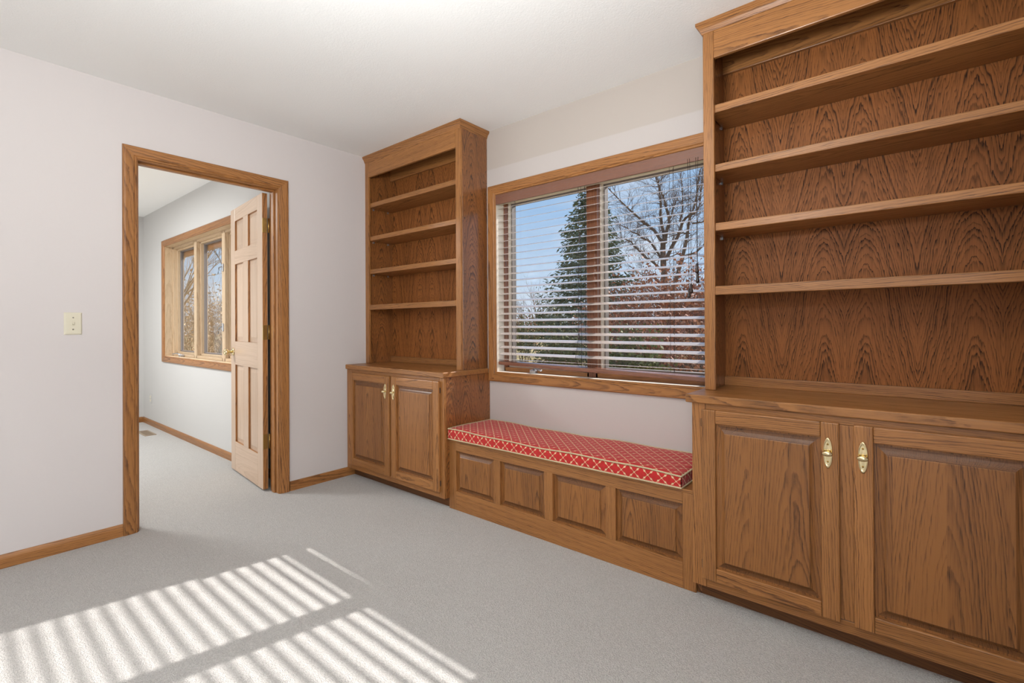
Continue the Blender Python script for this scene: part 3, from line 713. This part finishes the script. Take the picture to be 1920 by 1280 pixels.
# ------------------------------------------------------------------ outdoors
def leafmat(name, cols, rough=0.6, scale=3.0, trans=0.0):
    m, t, p = newmat(name)
    g = t.new('ShaderNodeNewGeometry'); n = t.noise(g.outputs['Position'], scale, 4, 0.75)
    st = [(0.30+0.4*i/max(1, len(cols)-1), c) for i, c in enumerate(cols)]
    t.put(p.inputs['Base Color'], t.ramp(n, st)); setp(p, Roughness=rough, Specular_IOR_Level=0.2)
    return m
MAT['bark'] = leafmat('bark', [srgb(96, 78, 66), srgb(138, 116, 98)], 0.9, 6)
MAT['bark_pale'] = leafmat('bark_pale', [srgb(150, 126, 100), srgb(196, 172, 140)], 0.9, 5)
MAT['needles'] = leafmat('needles', [srgb(72, 86, 64), srgb(110, 120, 86), srgb(156, 152, 116)], 0.6, 4)
MAT['rust'] = leafmat('rust_leaves', [srgb(120, 74, 54), srgb(168, 104, 74), srgb(190, 138, 104), srgb(128, 104, 80)], 0.7, 5)
MAT['olive'] = leafmat('olive_leaves', [srgb(70, 82, 46), srgb(112, 116, 62), srgb(140, 130, 84)], 0.7, 5)
MAT['tan'] = leafmat('tan_leaves', [srgb(150, 120, 86), srgb(206, 176, 136), srgb(226, 204, 172)], 0.7, 5)
MAT['haze_twigs'] = leafmat('grey_twigs', [srgb(128, 112, 104), srgb(160, 142, 128)], 0.9, 2)
MAT['ground'] = leafmat('winter_grass', [srgb(120, 108, 72), srgb(168, 148, 100), srgb(190, 166, 120)], 0.9, 0.6)
MAT['siding'] = plain('house_siding', srgb(104, 108, 114), 0.8)
MAT['shingle'] = plain('roof_shingle', srgb(140, 134, 130), 0.85, var=(4, 0.2))
MAT['ext_white'] = plain('exterior_white', srgb(226, 226, 224), 0.5)
MAT['stone'] = plain('brown_brick', srgb(104, 84, 74), 0.9, var=(6, 0.2))

box('ground', -160, 120, .6, 260, -1.6, -1.1, MAT['ground'], label='dry winter lawn outside the windows', kind='structure')
box('ground', -160, -4.6, -12, .6, -1.6, -1.1, MAT['ground'], label='dry winter ground outside the adjoining room', kind='structure')

def rvec(rg): 
    while True:
        v = Vector((rg.uniform(-1, 1), rg.uniform(-1, 1), rg.uniform(-1, 1)))
        if .05 < v.length < 1: return v.normalized()
def grow(V, F, rg, p, d, L, r, depth, sides=4, spread=.75, upb=.15, nseg=4, kids=(3, 5)):
    pts = [p.copy()]; rad = [r]; q = p.copy(); dd = d.normalized()
    for i in range(nseg):
        dd = (dd+rvec(rg)*.22+Vector((0, 0, upb))*.25).normalized(); q = q+dd*(L/nseg); pts.append(q.copy()); rad.append(max(r*(1-.75*(i+1)/nseg), .004))
    tube_into(V, F, pts, rad, sides, False)
    if depth <= 0: return
    for k in range(rg.randint(*kids)):
        t = rg.uniform(.25, 1.0); i = min(int(t*nseg), nseg-1)
        sd = (pts[i+1]-pts[i]).normalized(); nd = (sd+rvec(rg)*spread+Vector((0, 0, upb))).normalized()
        grow(V, F, rg, pts[i].lerp(pts[i+1], t*nseg-i), nd, L*rg.uniform(.45, .75), rad[i]*.6, depth-1, 3 if depth < 3 else 4, spread, upb, 3, kids)
def limb_tree(name, base, limbs, seed, label, mat, cat='tree', group=None, twig=(1.5, .035, 2), step=.55):
    """limbs: list of (points in world metres, r0, r1); twigs sprout along them"""
    rg = random.Random(seed); T = empty(name, base, label=label, cat=cat, group=group)
    V, F, V2, F2 = [], [], [], []
    for pts, ra, rb in limbs:
        P3 = [Vector(p) for p in pts]; n = len(P3)
        fine = []; fr = []
        for i in range(n-1):
            for k in range(2):
                fine.append(P3[i].lerp(P3[i+1], k/2)+(rvec(rg)*.03 if k else Vector((0, 0, 0)))); fr.append(ra+(rb-ra)*(i+k/2)/(n-1))
        fine.append(P3[-1]); fr.append(rb)
        tube_into(V, F, fine, fr, 8, False)
        if ra < .16:
            for i in range(1, len(fine)-1):
                for q in range(2 if fr[i] < .1 else 1):
                    sd = (fine[i+1]-fine[i]).normalized(); nd = (sd*.7+rvec(rg)*.9+Vector((0, 0, .15))).normalized()
                    grow(V2, F2, rg, fine[i], nd, twig[0]*rg.uniform(.6, 1.2), min(twig[1], fr[i]*.6), twig[2], 4, .8, .1)
            grow(V2, F2, rg, fine[-1], (fine[-1]-fine[-2]), twig[0], rb, twig[2], 4, .8, .1)
    mk('trunk', V, F, mat, T, smooth=True)
    if V2: mk('twigs', V2, F2, mat, T)
    return T
OY = 28.0
rgo = random.Random(2)
def L2(l, ra, rb, dy=0.0):
    ra *= .78; rb *= .8; n = len(l); return ([(x, OY+dy*i/(n-1), z) for i, (x, z) in enumerate(l)], ra, rb)
oak_limbs = [
 L2([(-9.17, -1.15), (-9.1, 2.8), (-9.12, 4.71), (-9.16, 5.24), (-9.19, 5.93), (-9.15, 6.69)], .30, .20),
 L2([(-9.17, 6.3), (-9.3, 6.64), (-9.64, 7.28), (-10.04, 7.67), (-10.38, 7.99), (-10.86, 8.51), (-11.22, 8.9), (-11.64, 9.37), (-12.01, 9.83), (-12.45, 10.37), (-12.77, 10.72)], .14, .025, -1.5),
 L2([(-9.2, 5.3), (-9.31, 5.44), (-10.04, 6.51), (-10.39, 6.82), (-10.87, 7.05), (-11.23, 7.38), (-11.65, 7.54), (-12.02, 7.88), (-12.59, 8.19), (-13.04, 8.66)], .11, .02, 1.0),
 L2([(-9.2, 4.6), (-9.94, 5.34), (-10.34, 5.6), (-10.87, 6.26), (-11.17, 6.69), (-11.6, 6.91), (-11.97, 7.01), (-12.28, 7.34), (-12.73, 7.51)], .10, .02, -1.0),
 L2([(-9.14, 6.4), (-9.19, 7.22), (-9.35, 7.84), (-9.46, 8.35), (-9.46, 8.84), (-9.51, 9.34), (-9.62, 9.86), (-9.67, 10.36), (-9.9, 10.79), (-10.07, 11.6)], .15, .03, .8),
 L2([(-9.02, 6.39), (-8.91, 7.03), (-8.68, 7.64), (-8.73, 8.3), (-8.84, 8.74), (-8.89, 9.18), (-9.06, 9.65), (-9.17, 10.21), (-9.33, 11.2)], .155, .03, -.8),
 L2([(-8.68, 7.97), (-8.57, 8.54), (-8.46, 8.9), (-8.29, 9.6)], .07, .02, .4),
 L2([(-9.03, 5.31), (-8.64, 6.13), (-8.42, 6.54), (-8.2, 7.1), (-8.09, 7.56), (-7.87, 7.95), (-7.56, 8.12), (-7.24, 8.33), (-7.08, 8.77), (-7.08, 9.29), (-7.08, 9.81), (-7.02, 10.32), (-7.02, 11.2)], .158, .03, 1.2),
 L2([(-9.05, 1.2), (-8.61, 2.59), (-8.38, 3.65), (-7.95, 5.0), (-7.78, 5.46), (-7.57, 6.23), (-7.41, 6.84), (-7.3, 7.5), (-7.09, 7.99), (-6.88, 8.53), (-6.73, 9.12), (-6.57, 10.2)], .20, .04, -.8),
 L2([(-8.09, 7.67), (-7.82, 8.37), (-7.76, 8.88), (-7.73, 9.41), (-7.75, 10.31), (-7.59, 11.0)], .07, .02, -.8),
 L2([(-7.41, 6.84), (-7.93, 6.9), (-8.3, 6.76)], .06, .03, -.5),
 L2([(-7.3, 7.45), (-6.74, 7.5), (-6.0, 7.9)], .08, .03, .5),
 L2([(-7.78, 5.46), (-8.15, 5.6), (-8.59, 5.4)], .07, .03, -.6),
 L2([(-7.78, 5.46), (-7.11, 5.66), (-6.5, 6.3), (-5.8, 6.8)], .09, .03, .6),
 L2([(-10.27, 7.92), (-10.86, 7.83), (-11.59, 7.65)], .05, .02, .6),
 L2([(-9.12, 3.6), (-9.9, 4.2), (-10.8, 4.5), (-11.8, 5.2)], .07, .02, .6),
 L2([(-9.12, 3.0), (-10.2, 3.5), (-11.2, 3.5)], .06, .02, -.8),
]
limb_tree('oak_tree', (-9.17, OY, -1.1), oak_limbs, 11, 'large bare spreading oak tree seen through the right window pane', MAT['bark'], twig=(1.25, .022, 2))

def spruce(name, base, h, R, seed, label, levels=44, per=9, quads=34, group=None, mat='needles'):
    rg = random.Random(seed); T = empty(name, base, label=label, cat='tree', group=group); B = Vector(base)
    V, F = [], []; tube_into(V, F, [B, B+Vector((0, 0, h*.5)), B+Vector((0, 0, h))], [h*.016, h*.010, .02], 8, False); mk('trunk', V, F, MAT['bark'], T)
    V, F = [], []
    for i in range(levels):
        t = (i+rg.random()*.6)/levels; z = h*(.06+.94*t); rr = R*(1-t)**.85*rg.uniform(.85, 1.1)+.10
        for k in range(per if t < .85 else 5):
            an = 2*math.pi*(k+rg.random())/per; l = rr*rg.uniform(.65, 1.12)
            for q in range(max(6, int(quads*(l/R)**.8))):
                s = rg.random()**.6; sz = rg.uniform(.07, .17)*(1 if R > 1.5 else .7)
                p = B+Vector((math.cos(an)*l*s, math.sin(an)*l*s, z-.22*l*math.sin(s*2.2)+.18*l*max(0, s-.75)))+rvec(rg)*.10*(.4+s)
                d = Vector((math.cos(an), math.sin(an), -.25))+rvec(rg)*.7; d.normalize(); w = d.cross(rvec(rg)).normalized()*sz*.28
                n = len(V); V += [tuple(p-d*sz), tuple(p+w), tuple(p+d*sz), tuple(p-w)]; F.append((n, n+1, n+2, n+3))
    mk('foliage', V, F, MAT[mat], T)
    return T
spruce('spruce_tree', (-9.85, 20, -1.1), 10.9, 3.45, 4, 'tall dark spruce tree behind the centre post of the window', levels=60, per=12, quads=58)

def shrub(base, h, w, seed, mat, label, leaves=900, ls=.055, stems=14, group=None, name='shrub', bark='bark'):
    rg = random.Random(seed); T = empty(name, base, label=label, cat='shrub', group=group); B = Vector(base)
    V, F = [], []; tips = []
    for i in range(stems):
        an = rg.uniform(0, 6.283); a = rg.uniform(.05, .5)
        d = Vector((math.cos(an)*a*w/h, math.sin(an)*a*w/h, 1)); grow(V, F, rg, B+Vector((math.cos(an), math.sin(an), 0))*w*.12, d, h*rg.uniform(.6, .95), .02, 2, 4, .7, .12, 4, (3, 4))
    mk('stems', V, F, MAT[bark], T)
    V2, F2 = [], []
    for i in range(leaves):
        sv = Vector(V[rg.randrange(len(V))]); p = sv+rvec(rg)*ls*2.2
        d = rvec(rg); e = d.cross(rvec(rg)).normalized(); s = ls*rg.uniform(.6, 1.3); n = len(V2)
        V2 += [tuple(p-d*s), tuple(p+e*s*.55), tuple(p+d*s), tuple(p-e*s*.55)]; F2.append((n, n+1, n+2, n+3))
    if leaves: mk('foliage', V2, F2, MAT[mat], T)
    return T
def at(dx, Y): return (3.287+dx*(Y+2.4175), Y, -1.1)
rust = [  # direction x per metre of depth, depth, height, width
 (-.345, 13.5, 3.1, 2.4, 'nearest the grey house'), (-.385, 15.0, 3.5, 2.8, 'in front of the twin oak trunk'), (-.43, 14.0, 3.0, 2.6, 'left of the oak trunk'),
 (-.475, 15.5, 3.3, 2.8, 'between the oak and the window post'), (-.525, 16.5, 3.2, 2.8, 'just right of the window post'), (-.36, 19.0, 3.9, 3.2, 'behind, in line with the blind tassels'),
 (-.45, 20.0, 4.0, 3.4, 'tallest of the thicket behind'), (-.30, 17.0, 3.4, 3.0, 'at the edge of the near bookcase'), (-.405, 11.0, 1.9, 1.8, 'low, above the sill on the right pane')]
for i, (dx, Y, h, w, wh) in enumerate(rust):
    shrub(at(dx, Y), h, w, 40+i, 'rust', 'shrub with clinging rust-brown leaves, '+wh, leaves=1500, ls=.075, stems=16, group='rust-leaved thicket outside', name='oak_shrub')
for i, (dx, Y, h, w, lb) in enumerate([(-.22, 15.0, 3.2, 2.6, 'rust-brown shrub in front of the grey house wall'), (-.13, 18.5, 3.5, 2.8, 'rust-brown shrub in front of the grey house gable'), (-.03, 16.0, 3.0, 2.6, 'rust-brown shrub beyond the grey house'), (.08, 19.0, 3.4, 2.8, 'rust-brown shrub furthest right of the window')]):
    shrub(at(dx, Y), h, w, 55+i, 'rust', lb, leaves=1300, ls=.075, stems=16, name='oak_shrub', group='rust-leaved thicket outside')
green = [(-.50, 10.5, 1.65, 1.5, 'olive evergreen bush low in the right pane near the post'), (-.47, 9.0, 1.25, 1.3, 'lower olive evergreen bush right above the sill'),
         (-.72, 23.5, 2.9, 2.2, 'olive evergreen bush left of the spruce foot'), (-.655, 14.0, 1.7, 1.6, 'olive evergreen bush at the spruce foot'), (-.79, 20.0, 2.3, 2.0, 'olive evergreen bush at the left window frame')]
for i, (dx, Y, h, w, lb) in enumerate(green):
    shrub(at(dx, Y), h, w, 70+i, 'olive', lb, leaves=2600, ls=.06, stems=14, name='evergreen_bush', group='evergreen bushes outside')
for i, (dx, Y, h, w, lb) in enumerate([(-.73, 26.0, 1.6, 3.0, 'low brown brush on the lawn in the left pane'), (-.64, 30.0, 2.0, 3.4, 'brown brush behind the spruce foot'), (-.68, 15.0, .9, 1.6, 'low tan weeds in the left pane above the sill')]):
    shrub(at(dx, Y), h, w, 90+i, 'tan' if i == 2 else 'rust', lb, leaves=900, ls=.07, stems=12, name='low_brush')

def bare_tree(base, h, seed, label, group=None, mat='bark', depth=3, r=.14, name='bare_tree'):
    rg = random.Random(seed); T = empty(name, base, label=label, cat='tree', group=group); V, F = [], []
    grow(V, F, rg, Vector(base), Vector((rg.uniform(-.1, .1), rg.uniform(-.1, .1), 1)), h*.75, r, depth, 6, .65, .18, 6, (5, 7))
    mk('branches', V, F, MAT[mat], T); return T
for i, (dx, Y, h, lb) in enumerate([(-.17, 36.0, 11.0, 'tall bare tree behind the grey house'), (.02, 33.0, 10.0, 'bare tree right of the grey house')]):
    bare_tree(at(dx, Y), h, 500+i, lb, r=.24)
# distant tree line
rgt = random.Random(9)
k = 0
wh = ['far left of the tree line', 'second in the far tree line', 'third in the far tree line', 'fourth in the far tree line', 'fifth in the far tree line', 'sixth in the far tree line', 'seventh in the far tree line', 'eighth in the far tree line', 'ninth in the far tree line', 'tenth in the far tree line', 'eleventh in the far tree line', 'twelfth in the far tree line']
for i in range(12):
    dx = -.84+.045*i; Y = 82+rgt.uniform(-6, 6)
    bare_tree((3.287+dx*(Y+2.4), Y, -1.1), rgt.uniform(5.0, 6.5) if i != 2 else 10, 200+i, 'distant hazy grey bare tree, '+wh[i], group='distant tree line', mat='haze_twigs', depth=3, r=.22, name='distant_tree')
for i in range(9):
    dx = -.85+.06*i; Y = 60+rgt.uniform(-3, 3)
    shrub((3.287+dx*(Y+2.4), Y, -1.1), rgt.uniform(2.2, 3.4), 6.0, 300+i, 'rust' if i % 3 else 'olive', 'distant brown hedge clump, '+wh[i].replace('tree line', 'hedge row'), leaves=700, ls=.22, stems=16, group='distant hedge row', name='distant_hedge', bark='haze_twigs')
for i, (dx, Y, h, lb) in enumerate([(-.715, 60, 5.0, 'small distant pointed conifer left of the spruce'), (-.80, 34, 3.4, 'dark young conifer beside the left window frame')]):
    spruce('conifer', (3.287+dx*(Y+2.4), Y, -1.1), h, h*.26, 60+i, lb, levels=20, per=7, quads=16, mat='needles')

# grey neighbouring house at the edge of the near bookcase
hs = empty('neighbour_house', (-3.5, 25.5, -1.1), label='grey-sided house with a pitched roof beyond the thicket', cat='house')
boxes('wall', [(-6.3, -1.2, 24.4, 30, -1.1, 2.0)], MAT['siding'], hs)
V = [(-6.75, 23.9, 1.95), (-.8, 23.9, 1.95), (-.8, 30.5, 1.95), (-6.75, 30.5, 1.95), (-3.75, 23.9, 4.1), (-3.75, 30.5, 4.1)]
mk('roof', V, [(0, 1, 4), (2, 3, 5), (0, 4, 5, 3), (1, 2, 5, 4), (0, 3, 2, 1)], MAT['shingle'], hs)
for i in range(6): box('siding_board', -6.32, -1.18, 24.37, 24.4, -.9+.48*i, -.9+.48*i+.03, MAT['ext_white'], hs)
boxes('porch', [(-6.2, -4.9, 22.9, 24.3, -1.1, -.75)], MAT['stone'], hs)
box('porch_post', -5.58, -5.42, 23.0, 23.16, -.75, 1.95, MAT['ext_white'], hs)
wn_ = box('window', -6.0, -5.2, 24.36, 24.40, .1, 1.2, MAT['ext_white'], hs); box('pane', -5.93, -5.27, 24.34, 24.36, .17, 1.13, MAT['dark'], wn_)

# outside the adjoining room's window
def at2(dx, t): return (3.287+dx*t, -2.4175+t, -1.1)
bare_tree(at2(-3.03, 5.2), 6.5, 401, 'bare forked tree in the middle light of the far window', mat='bark_pale', r=.13)
bare_tree(at2(-3.46, 5.6), 6.0, 402, 'bare tree in the left light of the far window', mat='bark_pale', r=.12)
bare_tree(at2(-2.84, 9.0), 8.0, 403, 'thin bare tree behind the door edge of the far window', mat='bark', r=.11)
for i, (dx, t, h, w, lb) in enumerate([(-3.42, 6.4, 2.9, 2.6, 'pale tan brush in the left light of the far window'), (-3.05, 6.6, 2.8, 2.6, 'pale tan brush in the middle light of the far window'), (-3.22, 7.2, 3.1, 2.8, 'pale tan brush between the far window lights'), (-2.85, 6.8, 2.9, 2.6, 'pale tan brush behind the door edge')]):
    shrub(at2(dx, t), h, w, 420+i, 'tan', lb, leaves=700, ls=.06, stems=22, group='pale brush outside the far window', name='pale_brush', bark='bark_pale')
